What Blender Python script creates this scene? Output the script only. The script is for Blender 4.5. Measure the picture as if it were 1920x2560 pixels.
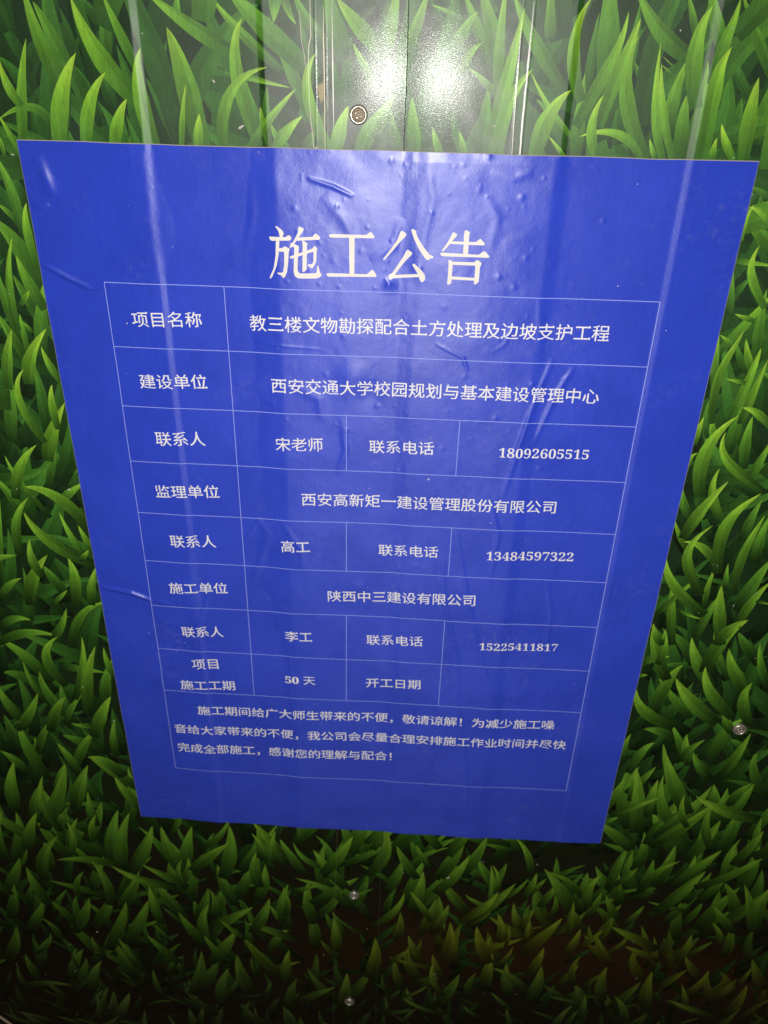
import bpy, bmesh, math, random
import numpy as np
from mathutils import Matrix, Vector

# ------------------------------------------------------------------ scene, camera, light
for o in list(bpy.data.objects):
    bpy.data.objects.remove(o)
SC = bpy.context.scene
COL = SC.collection
random.seed(7)
RNG = np.random.default_rng(7)

CAM_LOC = Vector((0.335514304718786, -0.689023235694608, 0.04306820957808816))
CAM_ROT = np.array([[0.9984438340794476, -0.04480452834132797, 0.03320337978042238],
                    [0.050571230599760146, 0.4764979385674842, -0.8777199241082341],
                    [0.023504485196611052, 0.8780331820501139, 0.47802224884893485]])
FPX = 1936.0            # focal length in pixels of the 1920 x 2560 photograph
cam = bpy.data.cameras.new("camera")
camo = bpy.data.objects.new("camera", cam)
COL.objects.link(camo)
M4 = Matrix([list(CAM_ROT[i]) + [CAM_LOC[i]] for i in range(3)] + [[0, 0, 0, 1]])
camo.matrix_world = M4
cam.sensor_width = 36.0
cam.sensor_fit = 'VERTICAL'
cam.sensor_height = 36.0
cam.lens = FPX / 2560 * 36.0
cam.clip_start = 0.01
cam.clip_end = 50
cam.dof.use_dof = True
cam.dof.focus_distance = 0.66
cam.dof.aperture_fstop = 9.0      # the 3 mm pupil of a phone lens
SC.camera = camo

# night: a trace of warm street glow, and the phone's flash, moved behind the camera to even the light
w = bpy.data.worlds.new("World")
SC.world = w
w.use_nodes = True
w.node_tree.nodes['Background'].inputs[0].default_value = (1.0, 0.64, 0.38, 1)
w.node_tree.nodes['Background'].inputs[1].default_value = 0.028

fl = bpy.data.lights.new("flash", 'SPOT')
fl.energy = 45.0
fl.color = (1.0, 0.965, 0.92)
fl.spot_size = math.radians(112)
fl.spot_blend = 1.0
fl.shadow_soft_size = 0.004
flo = bpy.data.objects.new("flash", fl)
COL.objects.link(flo)
flo.location = (0.3105, -0.950, 0.067)
flo.rotation_euler = (Vector((0.318, 0.0, -0.36)) - Vector(flo.location)).to_track_quat('-Z', 'Y').to_euler()

SC.view_settings.view_transform = 'Standard'
SC.view_settings.look = 'None'
SC.view_settings.exposure = 0.0
SC.view_settings.gamma = 1.0
SC.view_settings.use_curve_mapping = False
SC.cycles.use_denoising = False
SC.cycles.sample_clamp_indirect = 4.0

# ------------------------------------------------------------------ plane of the fence
K = 1920 / 1659.0


def px(x, y):
    """photograph pixel (1920 wide) -> (u right, v down) in metres on the fence's plane"""
    d = CAM_ROT @ np.array([(x - 960) / FPX, -(y - 1280) / FPX, -1.0])
    k = -CAM_LOC[1] / d[1]
    return np.array([CAM_LOC[0] + k * d[0], -(CAM_LOC[2] + k * d[2])])


def pk(x, y):           # same, from coordinates of the 1659-wide view
    return px(x * K, y * K)


# profile of the pressed steel: height towards the viewer (m) against u (m)
PB = np.array([-1.30, -1.10, -1.055, -.975, -.935, -.63, -.57, -.49, -.45, -.13, -.03, .058, .1060, .1122, .160, .2030, .2075,
               .2466, .2474, .2482, .2547, .2555, .2563, .3176, .4025, .4033, .4041, .4106, .4114, .4122, .4430, .4475, .495, .5425, .5487, .60, .72, .80, .86, .90,
               1.16, 1.22, 1.30, 1.34, 1.60, 1.90])
PD = np.array([0, 0, 3.0, .5, 1.2, 0, 3.0, .5, 1.2, 0.2, 0, 0, 2.6, 1.4, 1.5, 2.1, 3.1,
               2.10, 2.24, 2.06, 1.90, 2.05, 1.85, 0.20, 2.28, 2.46, 2.32, 2.47, 2.66, 2.50, 2.95, 1.8, 1.35, 1.5, 2.45, 0.4, 0.2, 1.0, 3.0, 1.0,
               0.2, 1.0, 3.0, 1.0, 0, 0]) * 1e-3


def raw_profile(u):
    return np.interp(u, PB, PD)


UFINE = np.arange(-1.30, 1.9001, 0.00025)
_k = np.exp(-0.5 * (np.arange(-12, 13) * 0.25 / 0.45) ** 2)
_k /= _k.sum()
DFINE = np.convolve(np.pad(raw_profile(UFINE), 12, mode='edge'), _k, mode='valid')
SLOPE = np.gradient(DFINE, UFINE)
brk = set()
for b in PB[1:-1]:
    for s in (-1.2, -.8, -.5, -.25, 0, .25, .5, .8, 1.2):
        brk.add(round(float(b) + s * 1e-3, 5))
brk = np.array(sorted(brk))
BD = np.interp(brk, UFINE, DFINE)
XS = np.concatenate([[-1.30], brk, [1.90]])
DS = np.concatenate([[PD[0]], BD, [PD[-1]]])


def prof(u):
    return np.interp(u, XS, DS)


def prof_n(u):
    s = np.interp(u, UFINE, SLOPE)
    n = np.stack([-s, -np.ones_like(s), np.zeros_like(s)], -1)
    return n / np.linalg.norm(n, axis=-1, keepdims=True)


SEAM = 0.3176


# ------------------------------------------------------------------ helpers
def tag(o, label=None, cat=None, group=None, kind=None):
    for k, v in (('label', label), ('category', cat), ('group', group), ('kind', kind)):
        if v:
            o[k] = v
    return o


def empty(name, loc):
    o = bpy.data.objects.new(name, None)
    COL.objects.link(o)
    o.location = loc
    o.empty_display_size = 0.05
    return o


def obj(name, verts, faces, mats, parent=None, smooth=False):
    me = bpy.data.meshes.new(name)
    me.from_pydata(verts, [], faces)
    for m in (mats if isinstance(mats, (list, tuple)) else [mats]):
        me.materials.append(m)
    if smooth:
        me.polygons.foreach_set('use_smooth', np.ones(len(me.polygons), bool))
    me.update()
    o = bpy.data.objects.new(name, me)
    COL.objects.link(o)
    if parent is not None:
        o.parent = parent
        o.matrix_parent_inverse = Matrix.Translation(-Vector(parent.location))
    return o


def link_bm(name, bm, mats, parent=None, smooth=True):
    me = bpy.data.meshes.new(name)
    bm.to_mesh(me)
    bm.free()
    for m in (mats if isinstance(mats, (list, tuple)) else [mats]):
        me.materials.append(m)
    if smooth:
        me.polygons.foreach_set('use_smooth', np.ones(len(me.polygons), bool))
    o = bpy.data.objects.new(name, me)
    COL.objects.link(o)
    if parent is not None:
        o.parent = parent
        o.matrix_parent_inverse = Matrix.Translation(-Vector(parent.location))
    return o


class NT:
    def __init__(s, name):
        s.m = bpy.data.materials.new(name)
        s.m.use_nodes = True
        s.t = s.m.node_tree
        s.b = s.t.nodes['Principled BSDF']

    def n(s, typ, **kw):
        n = s.t.nodes.new(typ)
        for k, v in kw.items():
            if k.startswith('i_'):
                n.inputs[k[2:].replace('_', ' ')].default_value = v
            else:
                setattr(n, k, v)
        return n

    def l(s, a, b):
        s.t.links.new(a, b)

    def noise(s, scale, detail, vec, rough=0.5):
        n = s.n('ShaderNodeTexNoise')
        n.inputs['Scale'].default_value = scale
        n.inputs['Detail'].default_value = detail
        n.inputs['Roughness'].default_value = rough
        s.l(vec, n.inputs['Vector'])
        return n.outputs['Fac']

    def ramp(s, fac, lo, hi, a=0.0, b=1.0):
        n = s.n('ShaderNodeMapRange')
        n.inputs['From Min'].default_value = a
        n.inputs['From Max'].default_value = b
        n.inputs['To Min'].default_value = lo
        n.inputs['To Max'].default_value = hi
        s.l(fac, n.inputs['Value'])
        return n.outputs['Result']

    def mapping(s, scale):
        g = s.n('ShaderNodeNewGeometry')
        m = s.n('ShaderNodeMapping')
        m.inputs['Scale'].default_value = scale
        s.l(g.outputs['Position'], m.inputs['Vector'])
        return m.outputs['Vector']

    def math(s, op, a, b):
        n = s.n('ShaderNodeMath', operation=op)
        for i, x in enumerate((a, b)):
            if isinstance(x, (int, float)):
                n.inputs[i].default_value = x
            else:
                s.l(x, n.inputs[i])
        return n.outputs[0]

    def bump(s, h, strength, dist, normal=None):
        n = s.n('ShaderNodeBump')
        n.inputs['Strength'].default_value = strength
        n.inputs['Distance'].default_value = dist
        s.l(h, n.inputs['Height'])
        if normal is not None:
            s.l(normal, n.inputs['Normal'])
        return n.outputs['Normal']

    def scale_col(s, col, fac):
        n = s.n('ShaderNodeVectorMath', operation='SCALE')
        s.l(col, n.inputs[0])
        s.l(fac, n.inputs['Scale'])
        return n.outputs[0]


def simple(name, col, rough, spec=0.5, metal=0.0):
    t = NT(name)
    t.b.inputs['Base Color'].default_value = (*col, 1)
    t.b.inputs['Roughness'].default_value = rough
    t.b.inputs['Specular IOR Level'].default_value = spec
    t.b.inputs['Metallic'].default_value = metal
    return t


# printed film laminated on steel: colours come with the print, the film is grained and glossy
t = NT('printed_film')
at = t.n('ShaderNodeAttribute', attribute_name='print')
v1 = t.mapping((620, 1, 60))
v2 = t.mapping((1, 1, 1))
g1 = t.noise(1.0, 3.0, v1, 0.6)
g2 = t.noise(230.0, 3.0, v2, 0.6)
g3 = t.noise(26.0, 4.0, v2, 0.6)
f = t.math('MULTIPLY', t.ramp(g1, .80, 1.22, .25, .75), t.ramp(g2, .90, 1.10, .25, .75))
f = t.math('MULTIPLY', f, t.ramp(g3, .84, 1.14, .25, .75))
t.l(t.scale_col(at.outputs['Color'], f), t.b.inputs['Base Color'])
t.l(t.ramp(g3, .38, .48, .3, .7), t.b.inputs['Roughness'])
t.b.inputs['Specular IOR Level'].default_value = 0.46
t.b.inputs['Coat Weight'].default_value = 0.052
t.b.inputs['Coat Roughness'].default_value = 0.10
v3 = t.mapping((480, 1, 1500))
g4 = t.noise(1.0, 2.0, v3, 0.6)
g5 = t.noise(1500.0, 1.0, v2, 0.5)
hsum = t.math('ADD', t.math('MULTIPLY', g4, .6), t.math('MULTIPLY', g5, .4))
nb = t.bump(hsum, 0.42, 0.00012)
t.l(nb, t.b.inputs['Normal'])
t.l(nb, t.b.inputs['Coat Normal'])
M_FILM = t.m

# blue printed paper of the notice, satin laminate
t = NT('blue_paper')
v2 = t.mapping((1, 1, 1))
v1 = t.mapping((400, 1, 30))
g1 = t.noise(1.0, 3.0, v1, 0.6)
g3 = t.noise(14.0, 5.0, v2, 0.6)
g2 = t.noise(420.0, 2.0, v2, 0.6)
f = t.math('MULTIPLY', t.ramp(g1, .93, 1.07, .25, .75), t.ramp(g3, .90, 1.10, .25, .75))
rgb = t.n('ShaderNodeRGB')
rgb.outputs[0].default_value = (0.025, 0.058, 0.545, 1)
# handling marks: thin dusty scuffs in patches
sc1 = t.noise(9.0, 4.0, v2, 0.65)
sc2 = t.noise(160.0, 5.0, v2, 0.75)
sc = t.math('MULTIPLY', t.ramp(sc1, 0.0, 1.0, .52, .70), t.ramp(sc2, 0.0, 1.0, .50, .70))
mixn = t.n('ShaderNodeMix', data_type='RGBA')
mixn.inputs['B'].default_value = (0.20, 0.21, 0.42, 1)
t.l(t.math('MULTIPLY', sc, .30), mixn.inputs['Factor'])
t.l(t.scale_col(rgb.outputs[0], f), mixn.inputs['A'])
t.l(mixn.outputs['Result'], t.b.inputs['Base Color'])
tg = t.n('ShaderNodeCombineXYZ')
tg.inputs['Z'].default_value = 1.0
t.l(tg.outputs[0], t.b.inputs['Tangent'])
t.b.inputs['Anisotropic'].default_value = 0.68      # the laminate was squeegeed up and down
t.l(t.ramp(g3, .37, .45, .3, .7), t.b.inputs['Roughness'])
t.b.inputs['Specular IOR Level'].default_value = 0.58
t.b.inputs['Coat Weight'].default_value = 0.10
t.b.inputs['Coat Roughness'].default_value = 0.24
g6 = t.noise(120.0, 3.0, v2, 0.6)
nb = t.bump(t.math('ADD', t.math('MULTIPLY', g6, .8), t.math('MULTIPLY', g2, .2)), 0.35, 0.0006)
t.l(nb, t.b.inputs['Normal'])
M_BLUE = t.m

t = simple('white_ink', (0.80, 0.76, 0.71), 0.45, 0.4)
v2 = t.mapping((1, 1, 1))
g = t.noise(500.0, 3.0, v2, 0.6)
rgb = t.n('ShaderNodeRGB')
rgb.outputs[0].default_value = (0.84, 0.83, 0.83, 1)
t.l(t.scale_col(rgb.outputs[0], t.ramp(g, .90, 1.06, .3, .7)), t.b.inputs['Base Color'])
M_INK = t.m
M_HEAD = simple('white_ink_flashlit', (0.77, 0.73, 0.67), 0.45, 0.4).m  # same white ink, its overexposed warm tone painted into the colour
M_RULE = simple('pale_blue_ink', (0.30, 0.37, 0.86), 0.5, 0.4).m
M_EDGE = simple('paper_edge', (0.50, 0.46, 0.40), 0.7, 0.2).m
M_STEELEDGE = simple('cut_steel_edge', (0.05, 0.05, 0.04), 0.5, 0.4).m
t = simple('zinc_screw', (0.58, 0.54, 0.48), 0.35, 0.5, 0.75)
g = t.noise(900.0, 3.0, t.mapping((1, 1, 1)), 0.6)
t.l(t.ramp(g, .20, .48, .3, .7), t.b.inputs['Roughness'])
t.l(t.bump(g, .5, .0003), t.b.inputs['Normal'])
M_ZINC = t.m
t = simple('screw_grime', (0.30, 0.25, 0.17), 0.45, 0.4, 0.6)
g = t.noise(1500.0, 3.0, t.mapping((1, 1, 1)), 0.6)
t.l(t.bump(g, .8, .0006), t.b.inputs['Normal'])
M_GRIME = t.m
M_DUST = simple('dust', (0.62, 0.60, 0.54), 0.8, 0.3).m
M_CORD = simple('cord', (0.60, 0.52, 0.36), 0.7, 0.3).m
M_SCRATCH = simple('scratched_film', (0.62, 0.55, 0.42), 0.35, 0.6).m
M_SMUDGE = simple('rust_smudge', (0.42, 0.36, 0.22), 0.7, 0.3).m

# ------------------------------------------------------------------ the printed grass
SA = 500 / 1659.0
SE = 300 / 1106.0
SB = 960 / 1659.0
SM = 520 / 1095.0
REG = {'A': (0, 0, SA), 'B': (480, 0, SA), 'C': (940, 0, SA), 'D': (1420, 0, SA), 'E': (0, 350, SE), 'F': (0, 900, SE),
       'G': (1620, 450, SE), 'H': (1520, 1000, SE), 'L': (0, 1880, SB), 'R': (960, 1880, SB),
       'M': (0, 950, SM), 'N': (1400, 950, SM)}
# x,y pairs from root to tip ; width ; tone (0 far back .. 3 bright front)
TRACED = {
'A': """560,800 330,330 180,-150;130;2.1|760,950 450,330 270,10;120;1.6|1150,850 800,420 585,-30;165;2.5|200,1250 180,760 218,315;100;2.4
500,1250 510,800 632,435;165;3|720,1250 745,870 884,598;130;2.8|950,1280 985,1010 1060,820;120;3|1310,1260 1165,760 1172,395;135;2.6
900,560 885,200 930,-200;120;1.6|1180,640 1000,270 850,-60;90;2|2000,480 1560,200 1200,-80;135;2.1|1700,1300 1530,640 1385,225;190;2.4
1515,1250 1518,980 1548,690;52;3|1470,200 1470,60 1480,-60;70;2|180,880 60,700 -10,480;80;2.8|460,1080 260,890 -20,1000;85;1.9
160,1260 70,1090 -20,940;45;2.5|-10,1120 80,1130 130,1140;20;2.4|250,600 100,330 -40,150;100;.8|720,900 560,300 380,-80;120;.7
850,250 740,70 600,-60;90;1|250,800 120,600 -30,460;100;1|850,1050 700,700 540,500;110;1|950,900 890,740 800,560;110;.9
1330,800 1310,500 1285,265;80;.9|1500,1200 1360,700 1390,340;130;.9|1500,1250 1350,900 1210,640;100;.8|1100,1300 1085,1200 1085,1120;45;1.2
330,1250 300,1000 250,850;100;.9|40,1300 15,1200 -5,1130;40;2.3|480,200 420,0 400,-200;120;1""",
'B': """560,1200 370,560 422,150;125;2.6|280,1260 265,950 380,690 635,558;118;2.7|215,572 520,655 825,728;62;2.5|470,1230 680,950 868,735;75;2.6
680,1250 790,1090 922,958;105;2.7|1160,1260 1000,930 955,650 1033,437;110;2.7|1190,1290 1235,1060 1300,878;125;2.8|55,1260 58,1080 66,945;90;3
640,1200 590,1000 573,885;55;2.5|760,600 400,260 150,-40;90;2.2|1050,650 560,190 280,-120;185;1.9|980,950 800,530 640,130;110;1.7
700,-100 690,50 683,190;110;2|760,-80 800,80 872,208;70;2.2|1150,400 960,170 830,-100;110;1.6|1260,500 1180,180 1080,-250;170;1.6
1620,480 1370,200 1200,-20;150;2.4|1540,760 1420,530 1335,360;75;2.2|1390,1290 1490,1060 1700,780;150;2|640,1250 620,950 630,710;90;1.3
600,1150 500,880 440,640;90;1.4|760,1260 700,1120 660,1030;60;2|940,1260 980,1160 1040,1060;90;1.3|1040,520 960,380 890,100;70;1.2
1240,1000 1200,700 1160,500;100;.9|1330,1000 1290,600 1330,300;110;.9|30,900 -40,700 -100,560;90;1""",
'C': """60,500 130,200 190,-200;130;2.2|250,480 350,180 450,-100;100;2.3|600,520 720,270 850,95;110;2.1|690,640 770,460 880,358;80;2.2
760,190 600,100 460,40;50;2|980,600 830,200 720,-80;100;1.9|1060,640 950,200 860,-150;150;1.9|1000,800 1030,300 1090,-150;90;2.3
1560,760 1290,300 1140,-60;130;1.9|930,1300 1080,680 1235,60;130;2.5|1010,1310 1080,900 1300,570;130;2.4|1310,1320 1420,980 1618,745;150;2.8
1660,1180 1440,900 1285,600;55;2.6|1570,1310 1500,1220 1430,1130;40;2.8|1440,330 1445,150 1450,-250;105;1.9|540,1290 500,1180 470,1050;70;2.2
330,1290 310,1050 300,800;120;1.9|740,1300 715,1190 690,1090;60;2.2|0,1150 60,980 150,800;90;2|880,1290 900,1000 940,700;130;1.5
1000,800 900,680 760,560;70;2|1560,1250 1480,1000 1320,820;120;1.3|200,1290 150,1100 120,900;100;1.4""",
'D': """110,840 45,560 70,250 200,-20;118;2.8|60,1050 260,690 410,400 503,95;112;2.4|250,1050 370,720 500,400 603,150;120;2.6|640,1320 480,760 590,290;140;2.3
780,1320 725,900 770,358;85;2.7|860,1330 785,900 775,520;75;2.8|840,1100 880,800 1000,480;120;2.2|1060,900 1040,560 1090,270 1200,45;150;2.5
1180,700 1270,420 1360,200 1430,-20;105;2.3|1110,1330 1200,800 1260,560 1355,385;135;2.8|1450,1330 1510,950 1583,640;140;2.7|1370,1330 1300,1170 1270,1025;80;3
1185,1330 1205,1230 1233,1140;55;3|1080,520 760,260 560,-150;170;1.9|1060,330 1030,120 990,-60;70;2|1300,500 1220,150 1170,-200;130;2
1720,700 1570,320 1440,-60;110;1.8|1560,1200 1630,900 1760,560;120;1.8|600,1310 400,1110 90,1135;88;2.7|230,1320 195,1050 295,785;90;3
300,700 340,200 340,-300;200;1.8|150,900 190,500 260,100;90;1.3|760,1150 640,760 540,500;110;1.2|920,1330 950,1000 990,780;120;2.1
1000,1330 1090,950 1160,500;130;1.9|1560,900 1400,600 1340,380;100;1.2|720,1320 695,1240 675,1150;50;2.4|900,570 840,520 785,468;18;2.4
860,620 820,580 775,540;20;2.5|1350,1200 1400,1000 1440,820;110;1.1|1700,500 1640,300 1620,50;110;1.1|60,1300 90,1000 140,600;120;1.8|420,1200 420,1000 440,800;110;1.1""",
'E': """230,900 100,450 -60,120;100;1.8|250,600 160,420 80,260;90;1.1|150,740 60,650 -40,580;50;2|400,1400 170,980 -100,700;170;1.7
340,1150 245,800 245,580;85;2.7|170,1750 85,1300 115,885;80;2.4|420,1560 250,1290 150,1060;110;2.1|390,2000 380,1600 440,1250;140;1.8
190,1520 240,1440 272,1385;60;2.6|270,2250 280,2000 430,1735;140;2.8|80,2300 70,2000 110,1745;115;2.5|560,2230 450,2060 380,1900;70;2.6
250,1950 60,1500 -60,1100;100;1.6|400,1700 230,1430 120,1240;90;1.5|260,2050 90,1780 -40,1580;90;1.8|270,2000 215,1760 180,1600;60;2|300,1780 250,1720 190,1660;40;2""",
'F': """420,760 225,480 160,250 218,85;82;2.8|540,640 480,400 480,225;80;2.8|440,930 480,680 600,390;150;2.7|150,1280 180,1000 338,780;118;2.5
470,1450 190,1130 45,875;60;2|260,1480 100,1250 -80,1050;90;1.8|860,1600 640,1350 420,1210 225,1168;110;2.5|200,1800 150,1500 265,1265;100;2.2
900,1900 560,1740 340,1570 220,1400;110;2.4|800,1830 660,1630 545,1400;65;2.4|880,1800 790,1650 720,1520;65;2.4|400,2000 295,1830 275,1650;88;2.6
280,2260 310,2000 440,1795;140;2.5|740,1850 785,1800 818,1750;60;2.7|700,2260 690,2000 625,1825;110;2.5|850,2260 845,2080 890,1900;90;2.4
0,2200 90,2070 200,2010;80;2.4|480,2260 560,2180 620,2120;50;2.4|560,1310 650,1220 790,1120;90;2.3|450,700 390,350 300,0;120;1.2
110,750 95,400 90,0;130;1.8|440,1200 480,980 520,800;80;1.5|530,1200 640,1090 740,980;80;1|480,1700 520,1500 500,1300;80;.8
20,2100 10,1700 0,1280;45;1.8|640,2200 480,2000 400,1900;90;1.6|640,1000 630,800 640,600;110;1|250,1000 200,800 180,640;100;.8""",
'G': """1150,200 1040,110 940,60;70;1.3|860,560 890,390 980,225;60;2.9|1200,460 1060,310 930,250;90;2.7|1200,700 1030,500 900,370;150;2
1080,1180 975,960 955,780 1033,600;88;2.9|800,745 960,765 1200,800;60;2.4|640,1600 900,1330 1200,1000;90;2.3|980,1300 890,1270 800,1235;55;2.5
580,2250 640,1860 760,1600 888,1385;85;2.6|600,1900 625,1620 655,1370;75;2.4|800,1540 730,1480 665,1430;50;2.3|960,1780 920,1620 905,1465;85;2.6
740,2250 870,1980 980,1720 1042,1550;92;2.6|850,2250 960,1990 1110,1650;92;2.6|900,1875 820,1855 725,1835;45;2.6|760,1250 770,1050 790,830;70;1.5
780,1120 860,990 960,900;70;1.2|1000,1700 1030,1350 1100,1000;110;1.7|950,1800 850,1640 830,1520;90;1.3|760,2000 720,1900 680,1800;90;1""",
'H': """790,420 830,290 887,155;70;2.8|850,900 860,600 980,350 1205,145;130;2.7|1000,420 965,280 970,145;80;2.3|1420,840 1180,650 1060,480 1090,290;105;2.7
1500,250 1370,120 1240,72;90;2.9|1250,640 1275,380 1338,150;110;2|1280,760 1390,590 1520,350;90;2.1|690,760 740,570 830,490;60;2.6
1080,1150 965,880 1032,630;100;2.7|690,1280 860,1020 1112,750;115;2.7|1010,1600 1050,1250 1190,1030 1418,860;112;2.7|1160,1800 1220,1500 1330,1260 1450,1060;88;2.4
860,1800 740,1550 760,1350 970,1155;98;2.7|1000,1530 870,1360 695,1308;88;2.6|895,1900 920,1730 1000,1530;60;2.6|740,1400 660,1250 610,1090;60;2.4
760,1100 690,930 680,760;90;2|900,1980 680,1800 550,1600 540,1390;112;2.7|590,2260 585,1920 605,1640;95;2.5|420,2000 650,1790 848,1625;52;2.6
1040,2260 1030,1950 1048,1708;130;2.5|800,2230 930,1960 1072,1770;80;2.2|1180,2100 1330,1860 1500,1680;90;2.5|1200,1950 1340,1700 1530,1450;130;1.8
1000,2260 1120,2120 1298,2030;100;2.6|500,2260 440,2160 420,2060;80;2.6|500,2260 515,2190 535,2110;40;2.5|630,1910 740,1980 860,2020;35;2.4
1090,1760 1090,1640 1110,1510;60;2|1230,1300 1320,1100 1420,920;90;1.8|1360,1500 1400,1300 1500,1060;110;1.8|1365,1860 1430,1870 1500,1890;30;2.5
1100,500 1180,250 1280,-50;130;1.6|930,350 920,150 960,-50;100;1.5|1210,560 1150,430 1100,300;120;1.3|900,1100 840,900 800,700;110;1.1|1150,900 1200,820 1260,700;100;1
960,1300 900,1150 880,1000;90;1""",
'M': """0,1300 80,1255 165,1265;45;2|-20,1390 140,1330 305,1350;50;2.1|350,1610 245,1460 305,1350;60;2.2|270,1380 350,1200;50;2.1|375,1410 430,1240 560,1170;55;2.2
270,1590 130,1450 -10,1360;60;2|260,1700 120,1475;35;2|395,1680 430,1350;52;2.3|470,1760 503,1400;72;2.4|620,1580 545,1405;40;2.1|310,1500 420,1520 560,1540;40;1.8
560,1720 590,1470;70;1.9|90,1840 200,1645;60;2.2|410,1810 260,1660 210,1530;55;2|130,1800 40,1700 -5,1610;55;2.1|265,1850 295,1740 345,1668;62;2.3|345,1810 432,1655;40;2
495,1880 535,1760 583,1665;75;2.4|615,1980 605,1785;45;2.1|510,1815 375,1805;28;2.2|395,2050 440,1930 500,1845;60;2.2|200,1970 275,1785;50;2.1|250,2100 145,1930 105,1815;65;2.1
430,2080 360,1980 300,1910;45;2.2|650,2090 560,2010 460,1985;50;2.2|200,2020 180,1880;40;2|140,2070 0,1950;50;2|440,2220 462,2025;50;2.1|315,2200 340,2020;60;2.1|700,2220 600,2050;45;2.1
560,1960 420,1900 330,1870;50;1.5|300,1640 120,1560 20,1540;60;1.4|90,1960 60,1850 20,1760;60;1.4|380,1780 340,1700 320,1600;60;1.3""",
'N': """565,1580 505,1420 495,1290;72;2.4|515,1500 555,1320;50;2.4|410,1500 500,1465 578,1458;40;2.3|800,1620 720,1480 695,1355;76;2.4|890,1580 832,1440 815,1310;45;2.2
760,1540 850,1380 990,1268;76;2.4|995,1660 915,1530 890,1415;76;2.3|910,1780 790,1640 768,1510;72;2.4|495,1760 560,1600 650,1500;70;2.3|690,1780 600,1680 520,1570;50;2.2
830,1810 690,1690 610,1570;86;2.4|1000,1820 965,1690 1015,1595;70;2.3|600,1830 440,1740 405,1630;70;2.4|405,1567 462,1555;22;2.3|1095,1620 1055,1385;50;2|905,1860 865,1725;58;2.3
790,2020 870,1860 990,1780;60;2.1|840,2100 930,1980 1005,1860;55;2.2|325,2010 375,1862;40;2.3|360,2070 430,1960 500,1910;50;2.2|645,2000 578,1805;45;2.1|680,2030 668,1865;60;2.2
630,2010 765,1895;40;2.2|630,2170 545,1915;55;2.1|490,2220 620,2105;45;2.1|375,2220 400,2045;70;2.3|790,2260 810,2130;60;2.1|890,2240 1010,2125;50;2.1|790,2100 700,1960;60;1.9
700,1500 640,1380 560,1330;60;1.4|1050,1500 980,1400 940,1330;70;1.3|620,1900 520,1850 440,1840;50;1.6|1000,2000 940,1920 900,1900;50;1.5|1080,2200 1020,2060 1040,1960;60;1.9""",
}
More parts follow.
